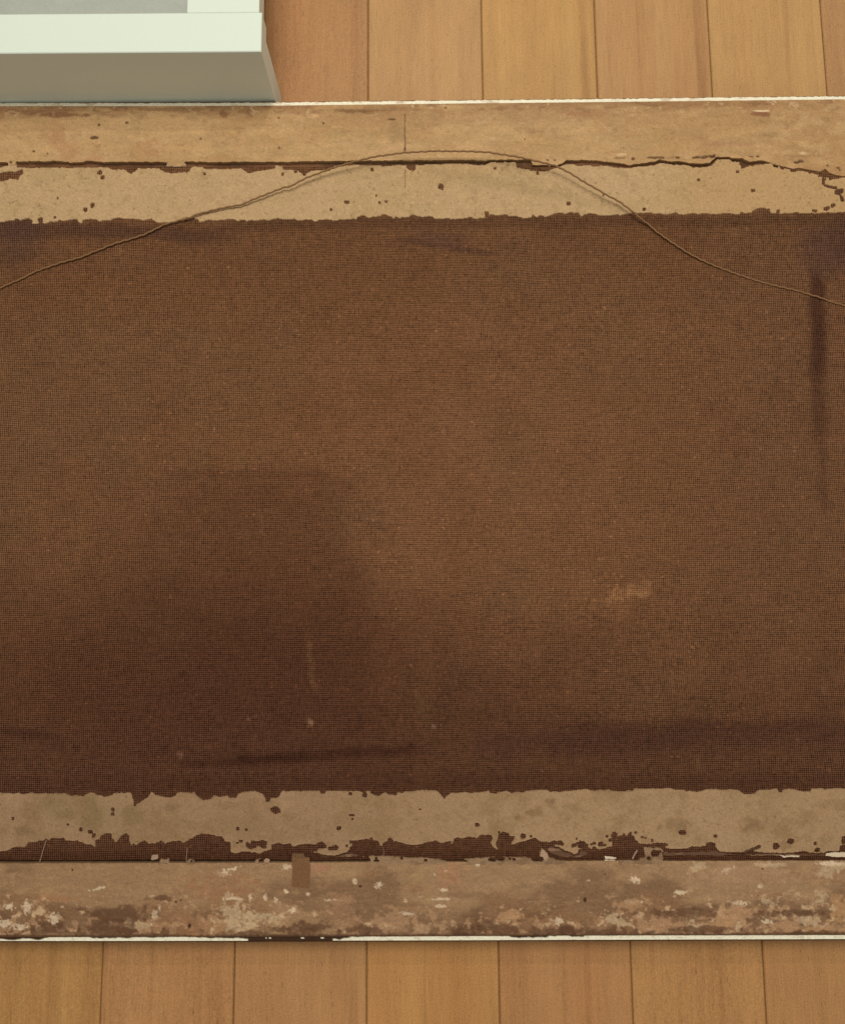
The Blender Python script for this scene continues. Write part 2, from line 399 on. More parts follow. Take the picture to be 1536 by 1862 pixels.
# lower strip, upper edge
Bb = poly1([(-70, 1441), (0, 1441), (20, 1441), (23, 1443), (35, 1441), (40, 1443), (60, 1441), (65, 1443), (85, 1441), (88, 1443), (120, 1441), (125, 1446), (140, 1445), (152, 1448), (158, 1444), (160, 1441), (172, 1441), (177, 1445), (190, 1448), (205, 1444), (208, 1441), (240, 1441), (242, 1446), (244.5, 1458), (246.5, 1466), (249, 1460), (257, 1456), (260, 1454), (268, 1449), (272, 1443), (275, 1440), (280, 1441), (283, 1446), (292, 1446), (305, 1450), (318, 1447), (322, 1440), (355, 1440), (358, 1445), (363, 1450), (370, 1455), (380, 1453), (388, 1446), (400, 1448), (415, 1446), (420, 1450), (428, 1450), (433, 1443), (442, 1438),
            (465, 1438), (473, 1441), (480, 1444), (484, 1450), (486, 1457), (490, 1456), (492, 1451), (502, 1451), (508, 1443), (511, 1438), (582, 1437), (584, 1443), (590, 1442), (593, 1438), (655, 1437), (658, 1439), (665, 1438), (675, 1437), (676, 1442), (690, 1447), (694, 1442), (700, 1440), (711, 1445), (719, 1445), (722, 1441), (732, 1440), (735, 1438), (750, 1439), (760, 1436), (792, 1436), (798, 1440), (803, 1446), (808, 1452), (812, 1446), (822, 1441), (840, 1440), (855, 1441), (870, 1440), (888, 1437), (893, 1441), (905, 1441), (912, 1440), (918, 1437), (930, 1440), (940, 1439), (950, 1441), (955, 1438), (975, 1434.5), (995, 1436), (1002, 1439), (1020, 1439), (1030, 1438), (1050, 1436), (1065, 1434), (1075, 1436),
            (1105, 1435), (1115, 1437), (1130, 1438), (1150, 1436), (1152, 1433), (1220, 1433), (1228, 1435), (1240, 1435), (1250, 1438), (1262, 1439), (1275, 1438), (1282, 1434), (1300, 1433), (1310, 1435), (1340, 1434), (1346, 1437), (1353, 1443), (1360, 1444), (1370, 1442), (1372, 1438), (1380, 1435), (1413, 1434), (1415, 1438), (1420, 1440), (1422, 1436), (1427, 1434), (1445, 1434), (1452, 1437), (1472, 1439), (1474, 1433), (1536, 1433), (1606, 1433)])
Lb_pts = [(-70, 1549), (0, 1549), (12, 1549), (16, 1547), (22, 1543), (32, 1541), (45, 1541), (53, 1533), (66, 1532), (78, 1530), (85, 1527), (88, 1530), (97, 1525), (108, 1526), (116, 1524), (120, 1530), (140, 1530), (150, 1534), (162, 1537), (168, 1538), (173, 1543), (176, 1536), (175, 1530), (183, 1527), (186, 1520), (193, 1516), (202, 1518), (203, 1525), (206, 1527), (207, 1533), (212, 1533), (220, 1522), (230, 1516), (235, 1520), (234, 1528), (237, 1535), (240, 1541), (242, 1535), (250, 1538), (253, 1534), (262, 1530), (270, 1536), (283, 1535), (288, 1532), (293, 1530), (300, 1535), (315, 1531), (327, 1530), (335, 1534), (340, 1530), (352, 1524), (358, 1520), (368, 1517), (380, 1518), (392, 1521), (402, 1521), (408, 1530), (416, 1531), (418, 1535), (418, 1545), (420, 1552), (428, 1554), (433, 1553), (440, 1550), (455, 1550),
          (473, 1554), (482, 1550), (495, 1545), (494, 1537), (508, 1534), (510, 1536), (520, 1535), (528, 1534), (530, 1540), (535, 1542), (545, 1537), (560, 1535), (575, 1538), (580, 1532), (585, 1531), (592, 1538), (594, 1542), (588, 1543), (583, 1541), (577, 1543), (575, 1547), (572, 1546), (568, 1550), (585, 1554), (600, 1557), (615, 1556), (630, 1551), (638, 1545), (637, 1541), (642, 1538), (643, 1534), (636, 1532), (637, 1529), (648, 1530), (660, 1528), (673, 1527), (675, 1524), (678, 1529), (688, 1532), (689, 1537), (695, 1541), (698, 1534), (706, 1531), (706, 1526), (711, 1525), (714, 1532), (722, 1532), (730, 1534), (740, 1537), (760, 1537), (770, 1535), (780, 1532), (790, 1530), (797, 1532), (808, 1534), (812, 1530), (819, 1530), (820, 1539), (823, 1535), (826, 1526), (832, 1523), (840, 1526), (848, 1523), (858, 1523), (860, 1527), (863, 1523), (868, 1526), (873, 1520), (882, 1519), (892, 1520), (895, 1524), (890, 1533), (895, 1541), (905, 1547), (904, 1540), (902, 1533), (906, 1528), (907, 1513), (910, 1518), (915, 1514),
          (924, 1515), (926, 1521), (935, 1521), (933, 1526), (928, 1530), (928, 1538), (940, 1534), (960, 1528), (970, 1525), (973, 1524), (976, 1530), (985, 1532), (1000, 1532), (1003, 1530), (1018, 1529), (1025, 1535), (1023, 1538), (1003, 1535), (1010, 1540), (1020, 1545), (1035, 1551), (1044, 1556), (1050, 1552), (1052, 1546), (1068, 1543), (1078, 1546), (1095, 1545), (1110, 1541), (1113, 1540), (1114, 1527), (1122, 1528), (1126, 1521), (1132, 1520), (1134, 1516), (1138, 1522), (1143, 1518), (1147, 1514), (1148, 1521), (1151, 1520), (1153, 1528), (1157, 1530), (1160, 1535), (1175, 1536), (1200, 1534), (1216, 1535), (1210, 1538), (1208, 1543), (1225, 1545), (1240, 1545), (1258, 1542), (1275, 1540), (1284, 1539), (1285, 1533), (1292, 1532), (1299, 1535), (1300, 1542), (1307, 1549), (1325, 1551), (1350, 1550), (1372, 1550), (1400, 1552), (1440, 1552), (1460, 1549), (1480, 1553), (1500, 1552), (1506, 1548), (1520, 1549), (1536, 1546), (1606, 1546)]
Tb = poly1([(-70, 1570.5), (0, 1570), (300, 1569.5), (600, 1568.5), (700, 1568), (900, 1567.5), (985, 1568), (1030, 1566), (1100, 1565.5), (1240, 1566), (1536, 1565), (1606, 1565)])
bot_out = poly1([(-70, 1705), (0, 1704.5), (80, 1704), (250, 1703.5), (500, 1703), (760, 1702.5), (1040, 1701), (1536, 1700), (1606, 1700)])
bot_edge = poly1([(-70, 1711.5), (0, 1711), (250, 1711), (500, 1710.5), (760, 1710), (1040, 1709), (1536, 1707.5), (1606, 1707)])

# --- outer rails of the frame (colour per vertex: stain, dirt and old paint, each where the wood carries it)
def rail_grid(f0, f1, n, dx=1.5):
    xs = np.arange(XL, XR + dx, dx); t = np.linspace(0, 1, n)[:, None]
    a = f0(xs)[None, :]; b = f1(xs)[None, :]
    return np.broadcast_to(xs[None, :], (n, len(xs))).copy(), a + (b - a) * t

# upper rail
rag = lambda x, s: (fbm(x, x * 0 + 3.0 * s, 7, s, 3) - 0.5)
X, Y = rail_grid(top_out, lambda x: T(x) + rag(x, 2) * 2.6, 76)
n1 = fbm(X, Y, 70, 1, 5, 2.2); n2 = fbm(X, Y, 14, 5, 4, 1.8); n3 = fbm(X, Y, 5, 9, 2, 1.3)
C = np.broadcast_to(alb(192, 153, 102), X.shape + (3,)).copy()
C = mixc(C, alb(176, 134, 84), sstep(0.42, 0.72, n1) * 0.65)
C = mixc(C, alb(176, 142, 92), sstep(0.5, 0.7, n2) * 0.5)
C = mixc(C, alb(200, 160, 108), sstep(0.55, 0.8, fbm(X, Y, 30, 7, 4, 1.5)) * 0.5)
toprow = Y - top_out(X)
C = mixc(C, alb(142, 98, 62), (1 - sstep(2, 26, toprow + (n2 - 0.5) * 30)) * 0.60 * sstep(0.33, 0.6, fbm(X, Y, 26, 3, 4, 4)))
C = mixc(C, alb(172, 124, 82), sstep(0.5, 0.75, fbm(X, Y, 34, 12, 3, 1.6)) * (1 - sstep(150, 420, X)) * 0.55)
C = mixc(C, alb(172, 126, 78), sstep(1150, 1500, X) * sstep(0.4, 0.6, n2) * 0.45)
C = mixc(C, alb(170, 130, 86), blob(X, Y, 900, 212, 330, 14, -1, 0.7, 6, 0.5, 18) * 0.45)
for (cx, cy, rx, ry, c, k) in [(106, 209, 40, 4, (128, 84, 54), .8), (60, 203, 55, 4, (150, 104, 70), .6), (330, 199, 70, 4, (128, 92, 54), .5), (410, 207, 14, 4, (122, 82, 50), .7), (712, 217, 7, 2, (96, 62, 34), .9),
                             (720, 240, 20, 16, (150, 118, 78), .5), (712, 270, 14, 4, (205, 160, 115), .7), (1385, 207, 16, 4, (140, 88, 60), .8), (1387, 201.5, 14, 1.6, (238, 205, 160), .95), (1131, 281, 9, 2, (222, 182, 130), .8), (1460, 278.5, 10, 3, (226, 190, 138), .85),
                             (1400, 245, 14, 5, (160, 124, 80), .6), (955, 236, 18, 6, (160, 122, 80), .5), (650, 203, 30, 3, (120, 86, 50), .6), (1330, 262, 60, 4, (170, 124, 88), .5), (1330, 286, 40, 3, (208, 160, 108), .6), (570, 211, 10, 3, (215, 170, 118), .6), (640, 201, 60, 2.5, (124, 88, 54), .6), (1060, 206, 30, 7, (168, 122, 80), .7)]:
    C = mixc(C, alb(*c), blob(X, Y, cx, cy, rx, ry, 0, 0.8, 4, 0.35, 9) * k)
C = C * (1 + .10 * (fbm(X, Y, 3.2, 7, 3, 1.5) - .5) * 2 + .10 * (fbm(X, Y, 6, 15, 3, 6) - .5) * 2)[..., None]
rl = (n3 - 0.5) * 0.00014 + (n2 - 0.5) * 0.0002
darkspots = [(62, 275, 2.2, 2), (87, 279, 1.6, 1.6), (180, 227, 2.5, 2.5), (231, 223, 3, 2.5), (173, 250, 8, 3), (507, 214, 2, 2), (507, 269, 2.2, 2), (365, 252, 2, 2), (588, 224, 2, 2), (736, 271, 2.2, 4.5), (954, 253, 1.5, 1.5), (20, 295, 3, 1.8), (995, 291, 2.8, 1.6), (1008, 291, 2, 1.4), (1133, 269, 2, 1.6), (1150, 288.5, 3.6, 2.4), (1232, 286.5, 4, 1.8), (1377, 284.5, 3.5, 1.8), (1365, 285, 4, 1), (1448, 295, 5, 2.4), (1456, 293, 5, 2.4), (1504, 301, 2.5, 1.6), (1523, 305, 4, 2), (1526, 309, 2, 2), (810, 196, 2, 1.5), (217, 193.5, 4, 1.5)]
for (cx, cy, rx, ry) in darkspots:
    b = blob(X, Y, cx, cy, rx, ry, 0, 0.5, 5, 0.4, 4); C = mixc(C, alb(84, 52, 28), b * 0.9); rl = rl - b * 0.0003
def stroke(x0, x1, y0, y1, w, k, col=(88, 54, 28)):
    global C, rl
    t = np.clip((X - x0) / (x1 - x0), 0, 1); yc = y0 + (y1 - y0) * t + (fbm(X, X * 0, 9, 8, 3) - 0.5) * 2.5
    b = (1 - sstep(w * 0.5, w * 1.1, np.abs(Y - yc) + (n3 - 0.5) * w * 1.2)) * (X > x0) * (X < x1)
    C = mixc(C, alb(*col), b * k); rl = rl - b * 0.0003 * k
stroke(1117, 1137, 287.5, 287, 1.8, .5); stroke(1175, 1208, 286.5, 286, 2.4, .8); stroke(1210, 1230, 287, 286.5, 1, .4); stroke(1258, 1300, 286.5, 284, 3.0, 1.0)
stroke(1420, 1500, 283, 284, 1.2, .3)
C = mixc(C, alb(130, 92, 60), sstep(.60, .70, fbm(X, Y, 5, 2, 4, 3.5)) * (1 - sstep(4, 34, toprow)) * .5)
C = mixc(C, alb(150, 112, 72), sstep(.66, .74, fbm(X, Y, 6, 13, 4, 2)) * .35)
C = mixc(C, alb(212, 176, 128), sstep(.68, .75, fbm(X, Y, 7, 4, 4, 1.6)) * (.25 + .4 * (1 - sstep(4, 24, toprow))))
pl = (1 - sstep(0.7, 1.6, np.abs(X - 736 - (vnoise(Y / 9, Y * 0, 2) - .5) * 1.4))) * (Y > 206) * (Y < 278)
C = mixc(C, alb(96, 66, 38), pl * 0.65)
slab('frame_rail', X, Y, ZR, ZR - 0.0004, C, rl, M_RAIL, pic)

# lower rail: most of its dark stain, with old paint worn back along the outer edge
X, Y = rail_grid(lambda x: Tb(x) + rag(x, 4) * 1.6, bot_out, 96)
n1 = fbm(X, Y, 60, 2, 5, 2.2); n2 = fbm(X, Y, 13, 6, 4, 1.5); n3 = fbm(X, Y, 5, 10, 3, 1.2)
yy = (Y - 1568) / 134.0
KB = 0.97
C = np.broadcast_to(alb(160, 124, 86, KB), X.shape + (3,)).copy()
C = mixc(C, alb(168, 132, 94, KB), sstep(0, 1536, X) * 0.6)
C = mixc(C, alb(130, 96, 66, KB), sstep(0.40, 0.62, n1 + (yy - 0.5) * 0.34) * 0.80)
C = mixc(C, alb(150, 108, 72, KB), sstep(0.54, 0.68, fbm(X, Y, 42, 9, 4, 2.2)) * 0.5)
C = mixc(C, alb(104, 70, 44, KB), sstep(0.50, 0.66, fbm(X, Y, 26, 4, 5, 1.8)) * sstep(0.45, 0.95, yy) * 0.8)
C = mixc(C, alb(178, 140, 96, KB), sstep(0.55, 0.75, fbm(X, Y, 20, 13, 4, 1.4)) * 0.35 * (1 - sstep(.4, .8, yy)))
reg = np.interp(X, [0, 60, 160, 240, 330, 470, 560, 700, 800, 900, 1020, 1100, 1200, 1360, 1536, 1700], [1, .95, .3, .5, .7, .9, .5, .7, .45, .5, .3, .6, .95, 1, 1, 1])
wn = fbm(X, Y, 10, 8, 5, 1.25)
pinkm = sstep(0.575, 0.61, wn + (reg - 0.6) * 0.15 + (yy - 0.78) * 0.36) * sstep(.25, .5, yy) * (1 - sstep(0.955, 1, yy + (n3 - .5) * .1))
C = mixc(C, alb(184, 142, 102, KB), pinkm * 0.62)
wm = sstep(0.62, 0.66, fbm(X, Y, 9, 14, 5, 1.3) * 0.6 + wn * 0.45 + (reg - 0.75) * 0.13 + (yy - 0.75) * 0.16 - .02) * sstep(.25, .55, yy) * (1 - sstep(0.95, 1, yy))
C = mixc(C, alb(206, 172, 128, KB), wm * 0.75)
spots = [(408, 1588, 9, 5, 0), (420, 1580, 14, 3, -10), (522, 1577, 8, 4, 0), (645, 1603, 4, 4, 0), (520, 1621, 4, 3, 0), (560, 1626, 3, 3, 0), (533, 1655, 7, 4, 0), (415, 1630, 7, 8, 30), (430, 1634, 12, 3, 0), (455, 1633, 3, 6, 10), (482, 1631, 3, 5, 0), (502, 1636, 3, 4, 0),
         (425, 1655, 20, 14, 0), (465, 1668, 24, 8, 0), (425, 1682, 18, 9, 10), (455, 1684, 12, 14, 0), (500, 1670, 14, 8, 0), (18, 1648, 10, 5, 0), (50, 1650, 8, 10, 0), (98, 1672, 9, 10, 40), (10, 1680, 10, 8, 0), (36, 1686, 12, 5, 0), (82, 1633, 3, 3, 0), (178, 1616, 16, 2.4, -14), (255, 1685, 18, 8, 10), (282, 1664, 5, 14, 20),
         (740, 1662, 16, 3, 0), (805, 1635, 16, 2, 0), (806, 1618, 8, 3, 0), (800, 1648, 8, 3, 0), (790, 1590, 3, 3, 0), (810, 1583, 2, 2, 0), (868, 1572, 5, 3, 0), (1015, 1675, 7, 6, 0), (1112, 1667, 12, 8, 30), (1128, 1677, 18, 8, 20), (1268, 1575, 14, 8, -20), (1322, 1582, 10, 5, -30), (1382, 1612, 5, 3, -20), (1394, 1675, 8, 5, 20), (1262, 1686, 14, 10, 0),
         (1505, 1582, 16, 14, 0), (1530, 1575, 14, 8, 0), (1510, 1570, 20, 4, 0), (1400, 1573, 22, 5, 0), (1495, 1630, 10, 10, 0), (1395, 1640, 16, 6, 20), (1345, 1643, 12, 4, 0), (1235, 1623, 10, 4, 0), (1068, 1602, 3, 2, 0), (1150, 1640, 14, 4, 0), (1155, 1600, 8, 5, 0), (1515, 1653, 6, 3, 0), (1470, 1675, 18, 8, 20), (615, 1637, 20, 2, 0), (690, 1610, 8, 5, -40)]
for k, (cx, cy, rx, ry, a) in enumerate(spots):
    big = rx * ry > 90
    C = mixc(C, alb(226, 198, 158, KB) if not big else alb(200, 170, 128, KB), blob(X, Y, cx, cy, rx, ry, a, 1.5 if big else 1.2, k, .25, 6 if big else 3.2) * (.78 if not big else .68))
for (cx, cy, rx, ry, c, k) in [(580, 1579, 16, 7, (168, 108, 78), .8), (624, 1638, 20, 6, (166, 108, 74), .7), (820, 1590, 22, 24, (180, 116, 76), .55), (930, 1665, 26, 9, (196, 144, 94), .85), (400, 1610, 60, 22, (156, 98, 58), .55), (330, 1680, 60, 22, (158, 104, 62), .6), (620, 1660, 30, 24, (162, 114, 76), .6), (720, 1674, 34, 18, (176, 132, 90), .8),
                             (1140, 1645, 26, 9, (182, 134, 88), .8), (1200, 1680, 34, 14, (190, 140, 96), .8), (1330, 1665, 34, 18, (196, 146, 98), .85), (1305, 1682, 26, 9, (194, 142, 92), .85), (1430, 1685, 28, 8, (190, 140, 94), .85), (1525, 1655, 16, 24, (196, 142, 84), .8), (1500, 1690, 30, 8, (194, 142, 90), .8), (108, 1634, 34, 6, (168, 106, 62), .6), (1370, 1590, 110, 14, (182, 138, 98), .6), (695, 1690, 16, 7, (182, 140, 98), .8), (770, 1690, 12, 6, (188, 146, 102), .8), (802, 1682, 9, 8, (184, 140, 96), .8)]:
    c = tuple(.55 * np.array(c) + .45 * np.array((170, 136, 102)))
    C = mixc(C, alb(*c, KB), blob(X, Y, cx, cy, rx, ry, 0, 1.2, 7, 0.3, 9) * k)
for (cx, cy, rx, ry) in [(90, 1690, 38, 8), (200, 1688, 40, 12), (215, 1660, 60, 14), (560, 1688, 45, 10), (660, 1690, 30, 8), (450, 1697, 40, 5), (890, 1690, 60, 8), (1010, 1692, 60, 6), (1240, 1660, 60, 7), (1290, 1690, 70, 5), (1110, 1695, 60, 5), (1430, 1660, 50, 6), (1480, 1697, 70, 4), (290, 1634, 20, 5)]:
    C = mixc(C, alb(102, 68, 44, KB), blob(X, Y, cx, cy, rx, ry, 0, 1.0, 9, .35, 11) * .75)
C = mixc(C, alb(84, 54, 32, KB), (1 - sstep(1, 6, bot_out(X) - Y + (n3 - .5) * 6)) * .85)
C = C * (1 + .16 * (fbm(X, Y, 3.2, 7, 3, 1.5) - .5) * 2 + .14 * (fbm(X, Y, 6, 15, 3, 5) - .5) * 2)[..., None]
rl = (n3 - .5) * 0.00022 + wm * 0.00016 + pinkm * 0.00008
for (cx, cy, rx, ry) in [(1063, 1637, 2.6, 4), (320, 1640, 2, 1.5), (329, 1637, 2, 1.5), (655, 1612, 2.5, 1.8), (132, 1582, 1.6, 2), (1386, 1580, 3, 1.6), (345, 1683, 3, 4), (1100, 1590, 1.5, 1.5)]:
    b = blob(X, Y, cx, cy, rx, ry, 0, .4, 5, .4, 4); C = mixc(C, alb(70, 42, 24, KB), b); rl = rl - b * .0003
slab('frame_rail', X, Y, ZR, ZR - 0.0004, C, rl, M_RAIL, pic)

# --- cream painted outer edge of the frame, top and bottom (chipped)
xs = np.arange(XL, XR, 2.0)
def edge_strip(ya, yb, z, thick, nm='frame_edge'):
    Xe = np.broadcast_to(xs[None, :], (4, len(xs))).copy(); t = np.linspace(0, 1, 4)[:, None]
    Ye = ya[None, :] * (1 - t) + yb[None, :] * t
    c = np.zeros(Xe.shape + (3,)) + np.array((.95, .86, .72))
    d = sstep(.66, .74, fbm(Xe, Ye * 3, 14, 4, 3, 2)); c = mixc(c, alb(190, 150, 105), d * .5)
    z_ = z + (fbm(Xe, Ye, 9, 3, 3, 2) - .5) * .0002
    return Xe, Ye, c, z_ - z
Xe, Ye, c, r_ = edge_strip(top_out(xs) - 5.4 - (fbm(xs, xs * 0, 6, 1, 3) - .5) * 2.2, top_out(xs) + 0.2, ZR - .0012, .01)
slab('frame_edge', Xe, Ye, ZR - .0008, ZR - .0013, c, r_, M_RAIL, pic)
tw = np.interp(xs, [-70, 0, 20, 45, 70, 90, 160, 170, 215, 340, 380, 445, 560, 618, 640, 690, 920, 930, 990, 1005, 1030, 1040, 1060, 1066, 1606], [0, .5, .2, .6, .1, 1, 1, .5, .7, .9, .6, .5, .2, .3, .9, 1, 1, .55, .5, .9, 1, .5, .5, 1, 1])
tw = np.clip(tw + (fbm(xs, xs * 0 + 9, 8, 5, 3) - .5) * .55, 0, 1)
be = bot_edge(xs); bo = bot_out(xs)
Xe, Ye, c, r_ = edge_strip(bo - .3, be - (1 - tw) * 0.5, ZR - .0012, .01)
# bare dark wood where the paint has gone
mid = (Ye - bo[None, :]) / (be - bo)[None, :]
dark = (mid < (1 - tw)[None, :] * 0.98) & (tw[None, :] < .93)
lots = (xs > 450) & (xs < 605)
dashes = fbm(xs, xs * 0 + 4, 14, 7, 3) > .63
t6 = np.linspace(0, 1, 7)[:, None]
Xe = np.broadcast_to(xs[None, :], (7, len(xs))).copy(); Ye = (bo - .3)[None, :] * (1 - t6) + be[None, :] * t6
c = np.zeros(Xe.shape + (3,)) + np.array((.95, .86, .72))
loss = (1 - tw)[None, :] + 0 * Xe
darkm = sstep(-.12, .12, loss * 1.05 - t6 - .06)
keep = ((t6 > .25) & (t6 < .6) & dashes[None, :] & lots[None, :])
darkm = np.where(lots[None, :] & ~keep, 1, np.where(keep, 0.1, darkm))
c = mixc(c, alb(66, 40, 22), darkm)
c = mixc(c, alb(200, 170, 130), sstep(.66, .74, fbm(Xe, Ye, 6, 3, 3, 2)) * .4 * (1 - darkm))
slab('frame_edge', Xe, Ye, ZR - .0008, ZR - .0013, c, (fbm(Xe, Ye, 9, 3, 3, 2) - .5) * .0002 - darkm * .0004, M_RAIL, pic)
# thin dark lower lip where the frame meets the floor
ys = be[None, :] + np.linspace(-.5, 2.1, 3)[:, None] + (fbm(xs, xs * 0, 10, 9, 3) - .5)[None, :] * 1.2 * np.linspace(0, 1, 3)[:, None]
Xd = np.broadcast_to(xs[None, :], ys.shape).copy()
slab('front_moulding', Xd, ys, ZR - .0035, 0.024, np.zeros(Xd.shape + (3,)) + alb(80, 52, 30), 0 * Xd, M_RAIL, pic)
ys = top_out(xs)[None, :] - 5 + np.linspace(-1.3, .5, 3)[:, None]
slab('front_moulding', Xd, ys, ZR - .0028, 0.024, np.zeros(Xd.shape + (3,)) + alb(120, 84, 50), 0 * Xd, M_RAIL, pic)

# --- rabbets seen in the two grooves
for (ya, yb, zz) in ((276, 334, ZG), (1540, 1580, ZG)):
    Xg = np.broadcast_to(xs[None, :], (8, len(xs))).copy(); Yg = np.linspace(ya, yb, 8)[:, None] + 0 * Xg
    cg = np.zeros(Xg.shape + (3,)) + (alb(122, 82, 50) if ya < 1000 else alb(78, 48, 32))
    cg = mixc(cg, alb(74, 46, 26), sstep(.45, .65, fbm(Xg, Yg, 14, 5, 4, 5)) * .7)
    if ya < 1000: zz = ZR - .0034
    slab('rabbet', Xg, Yg, zz, 0.003, cg, 0 * Xg, M_RAIL, pic)

# --- the canvas
X, Y = grid(-62, 1600, 3, 303.5, 1561.0, 3)
edge_lift = 0
c0 = alb(118, 81, 53); C = np.zeros(X.shape + (3,)) + c0
L1 = fbm(X, Y, 230, 3, 4, 1.1); L2 = fbm(X, Y, 60, 8, 4, 1.3)
C = mixc(C, alb(131, 90, 60), blob(X, Y, 760, 930, 380, 330, -20, .3, 2, .8, 200) * .75)
C = mixc(C, alb(110, 71, 42), sstep(.45, .75, L1) * .25)
C = mixc(C, alb(116, 84, 56), sstep(.5, .75, fbm(X, Y, 160, 12, 3)) * .45)
C = mixc(C, alb(112, 77, 52), sstep(1150, 1500, X) * .5)
C = mixc(C, alb(106, 72, 46), (1 - sstep(400, 640, Y)) * .5)
# camera holder's shadow painted into the cloth colour, low and left
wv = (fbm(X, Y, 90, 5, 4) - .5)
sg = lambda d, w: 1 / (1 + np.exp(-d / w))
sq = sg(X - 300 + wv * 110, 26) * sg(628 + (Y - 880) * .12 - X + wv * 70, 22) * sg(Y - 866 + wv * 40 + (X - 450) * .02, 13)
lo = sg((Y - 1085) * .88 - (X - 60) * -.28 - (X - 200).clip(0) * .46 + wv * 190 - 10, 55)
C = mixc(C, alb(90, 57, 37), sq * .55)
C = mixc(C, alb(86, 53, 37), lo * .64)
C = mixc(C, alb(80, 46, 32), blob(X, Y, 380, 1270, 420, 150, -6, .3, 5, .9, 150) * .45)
C = mixc(C, alb(92, 60, 42), sstep(1220, 1440, Y) * .45)  # cloth darker towards the bottom
C = mixc(C, alb(92, 58, 34), sstep(.5, .7, L2) * .12)
# darker streaks across the cloth, stretcher bar marks among them
def streak(x0, y0, x1, y1, w, c, k, s=1, soft=.6, nsc=26):
    global C
    dx, dy = x1 - x0, y1 - y0; L = math.hypot(dx, dy)
    u = ((X - x0) * dx + (Y - y0) * dy) / L; v = (-(X - x0) * dy + (Y - y0) * dx) / L
    d = np.abs(v + (fbm(X, Y, 70, s + 3, 3) - .5) * w) / w + (fbm(X, Y, nsc, s, 3) - .5) * .9
    m = (1 - sstep(1 - soft, 1 + soft, d)) * sstep(-18, 22, u) * (1 - sstep(L - 25, L + 18, u))
    C = mixc(C, alb(*c), m * k)
streak(1486, 495, 1487, 690, 12, (74, 46, 32), .9, 1, .8); streak(1482, 540, 1490, 790, 12, (82, 52, 36), .5, 2, .8); streak(1486, 640, 1496, 930, 9, (84, 54, 38), .4, 6, .9)
streak(1500, 410, 1515, 500, 40, (84, 58, 50), .55, 4, .8, 60); streak(1496, 1180, 1500, 1430, 12, (92, 62, 46), .3, 5, .9)
streak(1536, 330, 1536, 480, 22, (78, 52, 42), .5, 5, .9)
streak(430, 1381, 760, 1366, 9, (66, 38, 27), .7, 2, .8); streak(330, 1388, 560, 1380, 7, (64, 36, 24), .5, 4)
streak(980, 1346, 1640, 1334, 22, (82, 52, 38), .6, 3, .95, 60); streak(860, 1352, 1300, 1340, 20, (82, 52, 38), .5, 8, .95, 50); streak(1030, 1325, 1490, 1318, 10, (80, 50, 36), .5, 6)
streak(0, 1330, 110, 1342, 7, (62, 36, 27), .45, 5, .8); streak(-40, 415, 420, 428, 14, (80, 54, 42), .6, 6, .6, 40)
streak(420, 408, 1536, 398, 10, (86, 58, 38), .5, 7, .6); streak(720, 436, 900, 462, 5, (84, 56, 44), .55, 8); streak(760, 430, 850, 440, 12, (88, 60, 50), .45, 9, .7)
streak(760, 1300, 1100, 1310, 14, (88, 58, 38), .35, 9); streak(-50, 1425, 1600, 1425, 16, (80, 50, 32), .4, 11)
streak(0, 410, 60, 470, 40, (82, 58, 48), .5, 12, .8, 60)
streak(300, 860, 600, 862, 8, (86, 52, 32), .25, 3, .7)  # upper edge of the shadow painted into the cloth
# pale rubbed places
for (cx, cy, rx, ry, c, k, a) in [(1125, 1078, 17, 9, (170, 115, 76), .8, -8), (1165, 1068, 15, 8, (154, 106, 70), .6, -20), (1125, 1098, 20, 18, (142, 98, 62), .5, 0), (1095, 1095, 28, 14, (136, 96, 62), .45, -15), (1060, 1070, 18, 14, (134, 92, 58), .4, 0), (1180, 1075, 10, 30, (132, 92, 60), .4, 0), (1093, 1018, 5, 6, (150, 104, 70), .5, 0),
                              (563, 1190, 3.5, 22, (140, 102, 68), .5, 2), (566, 1222, 3.5, 18, (134, 96, 64), .42, 4), (572, 1246, 5, 6, (142, 102, 68), .4, 0), (564, 1313, 4, 4, (170, 130, 98), .75, 0), (453, 1308, 4, 2, (160, 118, 86), .7, 0), (462, 1342, 5, 5, (130, 94, 68), .5, 0), (328, 1373, 6, 4, (150, 110, 90), .6, 0), (788, 1321, 3, 3, (160, 124, 104), .7, 0),
                              (476, 966, 6, 5, (150, 112, 80), .45, 0), (475, 945, 4, 8, (130, 94, 66), .3, 0), (1190, 1300, 14, 20, (126, 90, 56), .4, 0), (770, 1260, 12, 60, (120, 84, 52), .4, 0), (1240, 1062, 8, 6, (130, 96, 64), .4, 0), (220, 455, 6, 4, (140, 104, 70), .5, 0), (200, 540, 90, 1.5, (136, 98, 66), .5, 0), (1300, 470, 20, 3, (130, 94, 62), .5, 28), (1445, 1128, 14, 5, (136, 96, 66), .4, 0), (1270, 1390, 3, 14, (128, 92, 62), .4, 0), (1498, 1255, 4, 5, (150, 112, 84), .5, 0), (400, 550, 10, 8, (132, 96, 58), .3, 0), (150, 960, 12, 40, (128, 92, 56), .4, 0), (60, 930, 30, 20, (128, 92, 56), .3, 0)]:
    C = mixc(C, alb(*c), blob(X, Y, cx, cy, rx * 1.1, ry * 1.1, a, 1.3, 6, .7, 7) * k * .6)
sc_ = blur(inpoly(*[q + (fbm(X, Y, 9, 4 + i_, 3) - .5) * 14 for i_, q in enumerate((X, Y))], [(1103, 1086), (1114, 1071), (1140, 1068), (1156, 1063), (1168, 1058), (1184, 1056), (1185, 1074), (1178, 1090), (1150, 1090), (1124, 1096), (1108, 1100)]), 1)
C = mixc(C, alb(156, 112, 74), sc_ * (.30 + .45 * sstep(.4, .62, fbm(X, Y, 7, 9, 3, 1.6))))
